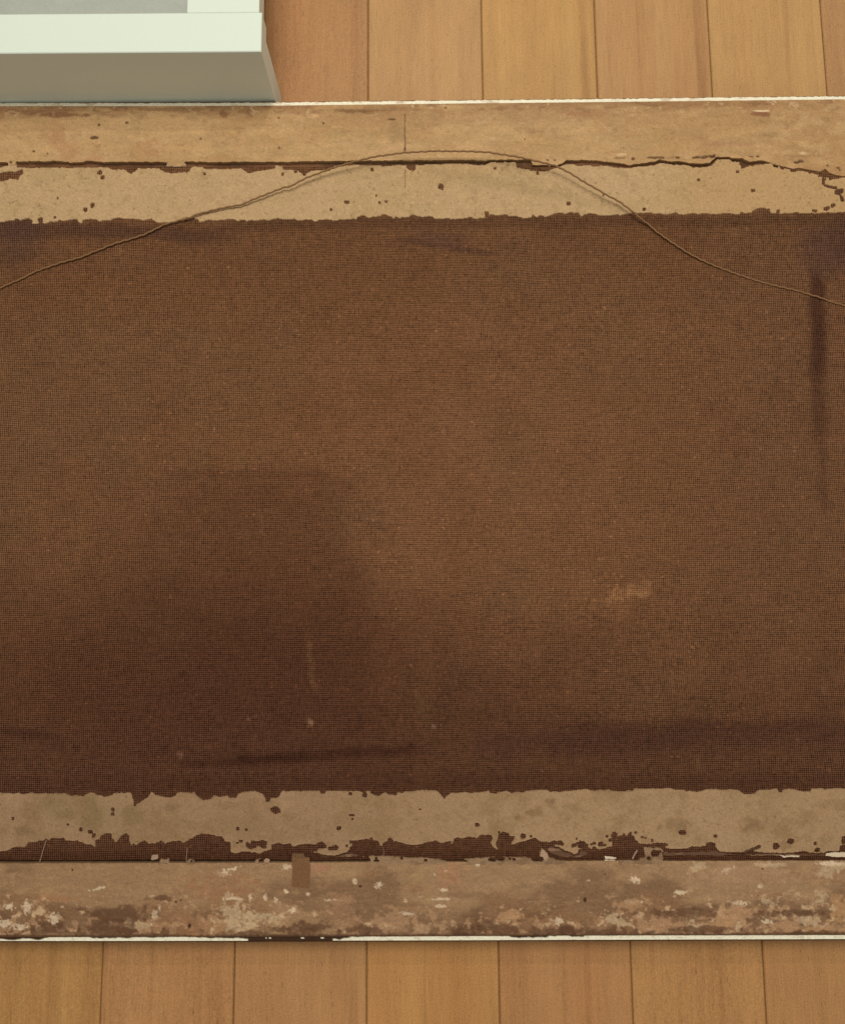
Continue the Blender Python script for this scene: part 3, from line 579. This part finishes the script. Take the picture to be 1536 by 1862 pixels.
C = mixc(C, alb(58, 36, 22), blob(X, Y, 720, 798, 3, 5, 0, .3, 3, .4, 5) * .5)
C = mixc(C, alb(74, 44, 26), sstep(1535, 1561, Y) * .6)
# the cloth sags between its bars and ripples slightly at the stretcher marks
C = C * np.array((1.0, .985, .95))
rel = -0.0009 * np.sin(np.clip((Y - 410) / 1020, 0, 1) * math.pi) + (fbm(X, Y, 180, 5, 3) - .5) * .0012 * sstep(400, 520, Y) * (1 - sstep(1330, 1430, Y))
rel = rel - 0.0007 * np.exp(-((X - 1488) / 14) ** 2) * sstep(430, 520, Y) * (1 - sstep(820, 900, Y))
rel = rel - 0.0004 * np.exp(-((Y - 1372 + (X - 600) * .05) / 10) ** 2) * sstep(380, 440, X) * (1 - sstep(740, 800, X))
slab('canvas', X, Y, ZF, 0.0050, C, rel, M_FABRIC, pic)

# --- torn kraft paper over the canvas edges
def warp(X, Y, s, a=2.4):
    return X + (fbm(X, Y, 6.0, s, 3) - .5) * a * 1.6, Y + (fbm(X, Y, 6.0, s + 5, 3) - .5) * a * 1.6
def halo(mask, n=7):
    return np.clip((1 - blur(mask, n)) * 2.0, 0, 1) * mask
# upper
X, Y = grid(-66, 1602, 1.0, 283, 411, 1.0)
WX, WY = warp(X, Y, 1)
mask = (WY > Pt(WX)) & (WY < Bt(WX))
# a straight torn lip bridging on to the rail, where the crack closes
for pl_ in ([(15, 296), (29, 294), (31, 304), (13, 305)], [(303, 303), (308, 297), (334, 297), (340, 303)], [(500, 300), (515, 301), (515, 306), (500, 306)], [(965, 297), (1004, 299), (1000, 303), (985, 300), (966, 300)], [(1398, 294), (1606, 318), (1606, 330), (1398, 299)]):
    mask |= inpoly(WX, WY, pl_)
holes = [(182, 313, 3.2, 4.5, 35), (187, 323, 3.4, 3, 0), (168, 373, 3, 4, 30), (155, 381, 4, 3, 0), (74, 400, 4, 4, 0), (100, 395, 2.4, 1.8, 0), (538, 311, 2.6, 2.6, 0), (514, 317, 2, 2.6, 30), (676, 308, 2, 3, 0), (631, 367.5, 4.2, 2.4, 0), (602, 381, 1.8, 1.4, 0), (702, 366.5, 1.9, 1.7, 0), (690, 368, 1.2, 1.2, 0), (684, 356, 1, 1, 0), (802, 339, 5.2, 5.6, 0), (977, 314, 2, 4, 20), (1034, 370, 4, 3, 0), (884, 388, 3.4, 5, 0), (1171, 380.5, 4, 1.8, -20), (1270, 327, 2.6, 1.6, -20), (1368, 346, 3, 2.2, 0), (1340, 312, 2.2, 1.6, 0),
         (1452, 293, 7, 3, -10), (1524, 320, 4.5, 4, 0), (1522, 349, 5, 5, 0), (1529, 347, 3.5, 4.5, 30), (1514, 373.5, 4, 3, -15), (1503, 378.5, 5.4, 3.6, -20), (1480, 382.5, 5, 2.4, 10), (1414, 385.5, 2.6, 4.5, 15), (1490, 314, 3, 2, 0), (900, 306, 2, 1.6, 0), (372, 316, 1.6, 1.6, 0), (105, 360, 1.3, 1.6, 0), (1097, 354.5, 1.2, 2, 20)]
for k, (cx, cy, rx, ry, a) in enumerate(holes):
    m = blob(X, Y, cx, cy, rx * .84, ry * .84, a, .7, k, .3, 3) > .5
    mask &= ~m
for pl_ in ([(0, 315), (8, 313), (18, 312), (28, 313), (35, 311), (40, 309), (41, 314), (35, 320), (33, 326), (22, 324), (15, 325), (5, 328), (-66, 330), (-66, 316)],
            [(941, 291), (963, 290), (958, 297), (960, 305), (945, 304)], [(1403, 299), (1412, 300), (1414, 303), (1406, 303)], [(1418, 302), (1427, 303), (1424, 308), (1420, 307)], [(1436, 308), (1450, 305), (1472, 308), (1468, 311), (1450, 309), (1438, 311)], [(1470, 311), (1490, 313), (1490, 316), (1472, 314)], [(1487, 320), (1498, 309), (1504, 306), (1508, 316), (1503, 320), (1496, 316)],
            [(1494, 324), (1500, 323), (1497, 330), (1500, 337), (1495, 334)], [(1500, 336), (1520, 341), (1520, 343.5), (1500, 338)], [(1506, 324.5), (1524, 320), (1524, 322), (1508, 326)], [(1525, 353), (1532, 360), (1534, 366), (1530, 364)]):
    mask &= ~inpoly(WX, WY, pl_)
n1 = fbm(X, Y, 46, 3, 5, 1.6); n2 = fbm(X, Y, 12, 8, 4, 1.2)
C = np.zeros(X.shape + (3,)) + alb(190, 156, 110)
C = mixc(C, alb(178, 148, 99), sstep(.48, .68, n1) * .5)
C = mixc(C, alb(182, 146, 98), sstep(.5, .7, fbm(X, Y, 90, 6, 3, 2)) * .5)
C = mixc(C, alb(160, 130, 86), sstep(.60, .74, n2) * .4)
C = mixc(C, alb(206, 172, 118), sstep(.62, .72, fbm(X, Y, 8, 12, 3)) * .30)
C = mixc(C, alb(186, 146, 94), sstep(1120, 1360, X) * .6)
C = mixc(C, alb(120, 92, 58), sstep(.74, .79, fbm(X, Y, 4.5, 2, 3)) * .5)
hl = halo(mask); C = mixc(C, alb(204, 170, 120), hl * .35)
pl = (1 - sstep(.7, 1.6, np.abs(X - 736.5))) * (Y > 308) * (Y < 342); C = mixc(C, alb(108, 80, 48), pl * .6)
C = mixc(C, alb(150, 124, 82), blob(X, Y, 960, 345, 210, 9, 12, .6, 3, .5, 15) * .25)
rel = (n2 - .5) * .00022 + (fbm(X, Y, 5, 4, 2) - .5) * .0001 + hl * .0002 + hl * (fbm(X, Y, 18, 7, 3) > .56) * .0005
masked('paper_tape', X, Y, mask, ZP, ZF - .0002, C, rel, M_PAPER, pic)

# lower
X, Y = grid(-66, 1602, 1.0, 1429, 1573, 1.0)
WX, WY = warp(X, Y, 2)
lb_poly = [(-70, 1425)] + Lb_pts + [(1606, 1425)]
mask = (WY > Bb(WX)) & inpoly(WX, WY, lb_poly)
for k, (cx, cy, rx, ry, a) in enumerate([(24, 1488.5, 1.4, 2.4, 20), (147.5, 1508.5, 2.6, 2.6, 0), (164.5, 1513, 4, 3, 0), (171, 1519, 2.2, 4.5, 40), (205.5, 1472.5, 2, 2.2, 0), (205, 1480.5, 2, 2, 0), (124, 1499.5, 1.2, 1, 0), (432.5, 1506.5, 2.4, 2.6, 0), (448, 1508.5, 2.2, 1.5, 0), (438, 1529.5, 2.6, 1.3, 0), (432, 1533, 1.2, 1, 0), (501, 1473.5, 7.5, 4.8, 5), (616.5, 1506, 3.4, 2.8, -20), (637.5, 1443.5, 2.8, 1.6, 0), (663.5, 1446, 3, 3, 0), (640, 1482.5, 4, 1.1, 0), (640.5, 1489.5, 1.2, 1, 0), (763.5, 1472, 1.1, 1.1, 0),
                                     (867, 1500, 3.4, 3, 0), (600, 1543, 3, 2.6, 0), (609, 1542, 5, 3.6, -10), (631, 1538, 1.4, 1.8, 0), (951, 1520.5, 4.5, 3.6, 0), (965, 1521, 1.2, 1.2, 0), (1240, 1514, 5.5, 3.4, 0), (1300.5, 1520.5, 2.2, 2.2, 0), (1167, 1522.5, 2, 1.4, 0), (1173, 1524, 2, 1, 0), (1185.5, 1529, 1.2, 2, 0), (1410, 1538.5, 5, 5, 0), (1437.5, 1530, 5.5, 4, 0), (1481.5, 1533.5, 2.6, 2.2, 0), (1485.5, 1546.5, 4.2, 3.4, 0), (1533, 1527, 3.5, 6, 0), (1533, 1542, 7, 5, 0),
                                     (1116.5, 1520, 5, 5.5, 30), (1109.5, 1528, 2.8, 2.2, 0), (1103, 1521, 1.3, 1.3, 0), (1092, 1536, 4, 3.4, 0), (1099, 1537, 1.3, 1.3, 0), (1080, 1534, 2, 1.8, 0), (1075, 1535.5, 1.6, 1.2, 0), (1059, 1537, 9, 6.5, 10), (1044, 1538, 4, 2.5, 0), (1049, 1534, 1.6, 1.4, 0), (1080, 1544, 3, 3, 0), (1054, 1531, 1.2, 1.2, 0), (1048, 1525.5, 1.3, 1.2, 0), (1155, 1514, 1.4, 1.2, 0), (1258, 1541, 2.2, 1.6, 0)]):
    mask &= ~(blob(X, Y, cx, cy, rx, ry, a, .5, k, .3, 4) > .5)
for pl_ in ([(447, 1534), (451, 1533), (455, 1537), (458, 1530), (470, 1531), (476, 1528), (485, 1532), (484, 1536), (480, 1538), (484, 1541), (478, 1542), (470, 1538), (463, 1541), (455, 1543), (449, 1540)],
            [(1352, 1550), (1366, 1544), (1381, 1537.5), (1382, 1539.5), (1366, 1547), (1372, 1550)]):
    mask &= ~inpoly(WX, WY, pl_)
C = np.zeros(X.shape + (3,)) + alb(161, 127, 91)
C = mixc(C, alb(175, 141, 100), sstep(500, 1100, X) * .8)
n1 = fbm(X, Y, 50, 4, 5, 1.5); n2 = fbm(X, Y, 12, 9, 4, 1.2)
C = mixc(C, alb(146, 117, 77), sstep(.5, .68, n1) * .5)
C = mixc(C, alb(128, 104, 66), blob(X, Y, 170, 1478, 90, 26, 5, .7, 4, .6, 22) * .5)
C = mixc(C, alb(148, 114, 76), sstep(.52, .7, fbm(X, Y, 24, 12, 4, 1.2)) * .5)
C = mixc(C, alb(176, 142, 104), sstep(.56, .72, fbm(X, Y, 60, 2, 3, 1.2)) * .4)
for (cx, cy, rx, ry) in [(45, 1512, 16, 9), (1226, 1500, 26, 10), (940, 1486, 6, 5), (1000, 1458, 8, 7), (970, 1478, 14, 6), (1370, 1500, 20, 14), (1428, 1538, 14, 7), (310, 1468, 10, 6)]:
    C = mixc(C, alb(128, 98, 62), blob(X, Y, cx, cy, rx, ry, 0, .9, 3, .5, 8) * .5)
C = mixc(C, alb(104, 76, 46), sstep(.74, .79, fbm(X, Y, 4.5, 2, 3)) * .4)
hl = halo(mask); C = mixc(C, alb(184, 148, 108), hl * .45)
rel = (n2 - .5) * .0003 + (fbm(X, Y, 5, 4, 2) - .5) * .0001 + hl * .0003 + hl * (fbm(X, Y, 18, 7, 3) > .52) * .0007
masked('paper_tape', X, Y, mask, ZP, ZF - .0002, C, rel, M_PAPER, pic)

# remnants of paper that still bridge the lower groove
REM = ([(652, 1556), (700, 1556), (760, 1559), (797, 1561), (812, 1566), (815, 1573), (663, 1573), (670, 1565), (664, 1561)], [(838, 1562), (860, 1560), (900, 1558), (977, 1558.5), (984, 1562), (1012, 1563), (1030, 1566), (1030, 1573), (826, 1573), (850, 1566)],
            [(288, 1566), (292, 1560), (299, 1563), (308, 1560), (309, 1573), (287, 1573)], [(339, 1565), (344, 1561), (348, 1560), (354, 1564), (355, 1573), (338, 1573)], [(463, 1566), (466, 1562), (474, 1561), (486, 1563), (490, 1565), (490, 1573), (463, 1573)],
            [(1168, 1541), (1185, 1540), (1190, 1545), (1184, 1552), (1186, 1557), (1196, 1556), (1198, 1550), (1206, 1556), (1206, 1573), (1124, 1573), (1122, 1563), (1130, 1562), (1150, 1565), (1162, 1562), (1172, 1556)], [(1188, 1541), (1203, 1541), (1207, 1548), (1203, 1556), (1200, 1549), (1190, 1547), (1186, 1545)],
            [(979, 1557), (984, 1540), (989, 1545), (996, 1551), (998, 1557), (1010, 1562), (1020, 1566), (985, 1566)])
HOL = [(667, 1563, 5, 4.5), (684, 1566, 4, 1.6), (730, 1561, 1.6, 1.4), (774, 1565, 1.6, 1.4), (684, 1561, 1.6, 1.4), (895, 1564, 5.5, 3.5), (909, 1563, 7, 3.2), (934, 1563, 1.8, 1.5), (927, 1562, 1.2, 1), (978, 1562.5, 10, 4.5), (1179, 1561, 2.6, 2.2), (840, 1565, 4, 2.5), (477, 1566, 4.5, 3.4), (349, 1567, 1, 1)]
Cb = np.zeros(X.shape + (3,)) + alb(156, 124, 90)
Cb = mixc(Cb, alb(124, 94, 64), sstep(.45, .65, n2) * .6)
Cb = mixc(Cb, alb(190, 156, 122), blob(X, Y, 990, 1552, 9, 12, 0, .3, 3, .4, 8) * .8)
rb = (n2 - .5) * .0006 + .0001
def piece(name, polys, z, zl, Cx, rx_, extra=None):
    m = np.zeros(X.shape, bool)
    for p in polys: m |= inpoly(WX, WY, p)
    for (cx, cy, a, b) in HOL: m &= ~(blob(X, Y, cx, cy, a, b, 0, .5, 3, .3, 4) > .5)
    if extra is not None: m &= extra
    xa = [p[0] for q in polys for p in q]
    c0_ = max(0, int((min(xa) - 8 + 66) / 1.0)); c1_ = min(X.shape[1], int((max(xa) + 8 + 66) / 1.0))
    S = np.s_[:, c0_:c1_]
    return masked(name, X[S], Y[S], m[S], z, zl, Cx[S], rx_[S], M_PAPER, pic)
for grp in ((0,), (1, 7), (2,), (3,), (4,), (5, 6)):
    piece('paper_remnant', [REM[g] for g in grp], ZP + .0006, ZF - .0002, Cb, rb)
# the lip of folded paper along the right of the groove, and under the finger of paper
FOL = ([(1206, 1549), (1300, 1547), (1340, 1553), (1420, 1551), (1480, 1553), (1606, 1550), (1606, 1558), (1400, 1557), (1200, 1557)], [(1000, 1537), (1030, 1547), (1050, 1553), (1052, 1546), (1070, 1548), (1068, 1556), (1050, 1561), (1020, 1559), (1000, 1553), (992, 1544)], [(595, 1552), (640, 1551), (660, 1556), (640, 1560), (575, 1560)])
Cc = np.zeros(X.shape + (3,)) + alb(106, 76, 54)  # paper sits low in shadow; that shade is put into its darker colour
Cc = mixc(Cc, alb(92, 62, 42), sstep(.42, .62, fbm(X, Y, 9, 5, 4, 6)) * .8)
Cc = mixc(Cc, alb(168, 134, 98), sstep(.60, .68, fbm(X, Y, 8, 11, 3, 5)) * .5)
HOL = []
for p in FOL: piece('folded_paper', [p], ZF + .0003, ZF - .0004, Cc, (fbm(X, Y, 9, 5, 4, 6) - .5) * .0005, ~mask)

# --- small pieces lying in or over the grooves
flake('paint_chip', [(1098, 1556.5), (1119, 1559), (1120, 1562), (1100, 1562)], ZP + .0006, .0005, M_CHIP, pic, .5, 2)
flake('paint_chip', [(1098, 1563.5), (1118, 1563.5), (1116, 1565), (1099, 1565)], ZP + .0006, .0005, M_CHIP, pic, .3, 3)
flake('paint_chip', [(1416, 1555), (1424, 1555.5), (1425, 1557), (1437, 1555), (1453, 1556), (1452, 1558.5), (1436, 1558), (1424, 1559.5)], ZP + .0008, .0005, M_CHIP, pic, .5, 4)
flake('paint_chip', [(1503, 1551), (1518, 1550), (1560, 1550), (1560, 1558), (1520, 1558), (1506, 1557), (1500, 1556)], ZP + .0008, .0006, M_CHIP, pic, .6, 5)
flake('paper_scrap', [(276, 1555), (288, 1553.5), (288, 1560), (284, 1563), (275, 1564)], ZP + .0004, .0004, M_GREYPAPER, pic, .8, 6)
flake('paper_scrap', [(304, 296), (322, 294), (338, 297), (340, 301), (330, 303), (314, 303), (303, 302)], ZP + .0004, .0004, M_GREYPAPER, pic, 1.0, 7)
flake('paper_scrap', [(485, 1560), (491, 1563), (489, 1568), (482, 1569), (480, 1565)], ZP + .0008, .0004, M_GREYPAPER, pic, .6, 8)
flake('tape_tab', [(531, 1559), (547, 1560), (563, 1560), (564, 1578), (563.5, 1596), (562, 1614.5), (548, 1613.5), (531, 1612), (531.5, 1585)], ZR + .00055, .0006, M_TAPE, pic, .45, 9)
flake('tape_tab', [(531, 1552), (553, 1552), (553, 1557), (563, 1559), (563, 1561), (531, 1561)], ZP + .0007, .0006, M_TAPE_OLD, pic, .45, 10)
def thread(pts, r, mat, name='loose_thread'):
    tube(name, [P(x, y, z) for x, y, z in pts], r, mat, pic, 6)
zt = ZP + .0006
thread([(85, 1528, zt), (81, 1540, zt + .0003), (77, 1553, zt + .0004), (73, 1567, zt)], .00045, M_THREAD)
thread([(341, 1541, zt), (340, 1552, zt + .0003), (339, 1563, zt), (340, 1568, zt)], .00035, M_THREAD)
thread([(1158, 1546, zt), (1154, 1552, zt + .0004), (1149, 1562, zt)], .0006, M_GREYPAPER)
thread([(697, 1540, zt - .0004), (697.5, 1556, zt - .0004)], .0002, M_THREAD)
thread([(917, 1532, zt - .0004), (917, 1556, zt - .0004)], .0003, M_TAPE_OLD)
thread([(1350, 1551, zt), (1366, 1544.5, zt + .0006), (1382, 1538.5, zt + .001)], .0007, mat_plain('dark_splinter', alb(92, 60, 36), .2, .8), 'splinter')

# --- hanging wire: slack, arched a little off the back of the picture
wp = [(-56, 549, 0), (-20, 533, 0), (0, 524, 0), (20, 515, 0), (40, 507, 0), (60, 496, 0), (75, 490, 0), (110, 478, .1), (150, 467, .1), (175, 456, .1), (188, 452, .1), (192, 449, .1), (215, 441, .1), (240, 434, .1), (262, 427, .1), (280, 418, .15), (300, 408, .15), (322, 402, .15), (345, 396, .15), (360, 389, .15), (374, 386, .1), (388, 382, .15), (410, 377, .15), (440, 372, .2), (462, 362, .25), (480, 355, .3), (500, 347, .3), (519, 340, .35), (528, 339.5, .4), (540, 332, .45), (560, 322, .5), (580, 315, .55), (600, 307, .6), (640, 295, .75),
      (680, 285, .85), (735, 277.5, .95), (765, 276, 1), (790, 274.5, 1), (820, 275, 1), (850, 275, 1), (890, 277, 1), (900, 279, .98), (940, 285, .9), (980, 294, .85), (1010, 301.5, .8), (1027, 310, .75), (1040, 317, .75), (1060, 330, .7), (1090, 347, .6), (1105, 356, .55), (1125, 366, .5), (1150, 385, .4), (1165, 398, .3), (1180, 409, .2), (1190, 419, .12), (1215, 437, .1), (1250, 460, .08), (1275, 473, .05), (1300, 484, 0), (1340, 499, 0), (1380, 512, 0), (1410, 520, 0), (1450, 529, 0), (1472, 536, 0), (1490, 541, 0), (1510, 549, 0), (1536, 556, 0), (1570, 568, 0), (1592, 576, 0)]
xs_, ys_, hs_ = [np.array(q, float) for q in zip(*wp)]
s = np.concatenate([[0], np.cumsum(np.hypot(np.diff(xs_), np.diff(ys_)))])
ss = np.arange(0, s[-1], 2.2)
wx_, wy_, wh_ = [blur(np.interp(ss, s, q)[None, :], 3)[0] for q in (xs_, ys_, hs_)]
rr = .00072
pts = [P(a, b + .5 * math.sin(i * 0.9), ZF - .0006 * (1 if b > 400 else 0) + .0011 + .0095 * max(h, 0)) for i, (a, b, h) in enumerate(zip(wx_, wy_, wh_))]
tube('hanging_wire', pts, rr, M_WIRE, pic, 8, 0.0)
thread([(1098, 352, ZP + .007), (1096, 354, ZP + .0068), (1094.5, 357, ZP + .0065)], .0004, M_WIRE, 'wire_end')

# side rails and screw eyes just outside the photograph
def side(x0, x1):
    xx, yy_ = np.meshgrid(np.linspace(x0, x1, 10), np.linspace(188, 1707, 60))
    c = np.zeros(xx.shape + (3,)) + alb(160, 120, 80); c = mixc(c, alb(120, 84, 54), sstep(.45, .65, fbm(xx, yy_, 50, 5, 4)) * .7)
    slab('frame_rail', xx, yy_, ZR, ZR - .0004, c, 0 * xx, M_RAIL, pic)
side(-180, -71); side(1607, 1716)
for (ex, ey) in ((-60, 549), (1596, 577)):
    ctr = P(ex, ey, ZR + .002)
    tube('screw_eye', [ctr + Vector((.004 * math.cos(a), .004 * math.sin(a), 0)) for a in np.linspace(0, 2 * math.pi, 18)], .0008, M_WIRE, pic, 6)

# ------------------------------------------------------------------ the low white piece of furniture at the top left
HB = 0.0872; TB_ = 0.0175
xr, yf = at(475, 93.5, HB); xr = float(xr); yf = float(yf)          # front right corner of its top
y_in = float(at(340, 23.0, HB)[1]); x_in = float(at(340.5, 10, HB)[0]); xs_side = float(at(471.5, 10, HB)[0])
xl = xr - 0.86; yb = yf + 0.62
tab = tag(empty('low_table', (xr - .4, yf + .3, 0)), 'low white lacquered table with a recessed pale grey sheet in its top', 'table')
box_w('front_top_rail', xl, xr, yf, y_in, HB - TB_, HB, M_WHITE, tab, .0006)
box_w('side_top_rail', x_in, xs_side, y_in + .0001, yb - .03, HB - TB_, HB - .0002, M_WHITE, tab, .0004)
box_w('side_top_rail', xl, xl + (xs_side - x_in), y_in + .0001, yb - .03, HB - TB_, HB - .0002, M_WHITE, tab, .0004)
box_w('back_top_rail', xl, xr, yb - .0299, yb, HB - TB_, HB, M_WHITE, tab, .0005)
th = float(at(475, 46, HB)[1]) - yf
box_w('front_panel', xl, xr, yf + .0, yf + th, 0.0003, HB - TB_, M_WHITE, tab, .00002)
box_w('back_panel', xl, xr - .0003, yb - th, yb - .0004, 0.0003, HB - TB_ - .0001, M_WHITE, tab, .0002)
# sheet
gx, gy = np.meshgrid(np.linspace(xl + .05, x_in + .004, 260), np.linspace(y_in - .004, yb - .02, 180))
px_ = (gx - xl) * 1000; py_ = (gy - yf) * 1000
zz = HB - .0045 + (fbm(px_, py_, 60, 3, 4, 2.2) - .5) * .010 + (fbm(px_ + py_ * .8, py_ - px_ * .3, 26, 6, 3, 4) - .5) * .008 - .001
co = np.stack([gx, gy, np.minimum(zz, HB - .0015)], -1).reshape(-1, 3); r_, c_ = gx.shape; idx = np.arange(r_ * c_).reshape(r_, c_)
q = np.stack([idx[:-1, :-1], idx[:-1, 1:], idx[1:, 1:], idx[1:, :-1]], -1).reshape(-1, 4)
link('recessed_sheet', mesh_np('recessed_sheet', co, q), mat_plain('pale_grey_sheet', (.42, .425, .405), .04, .5, .1, .4), tab)
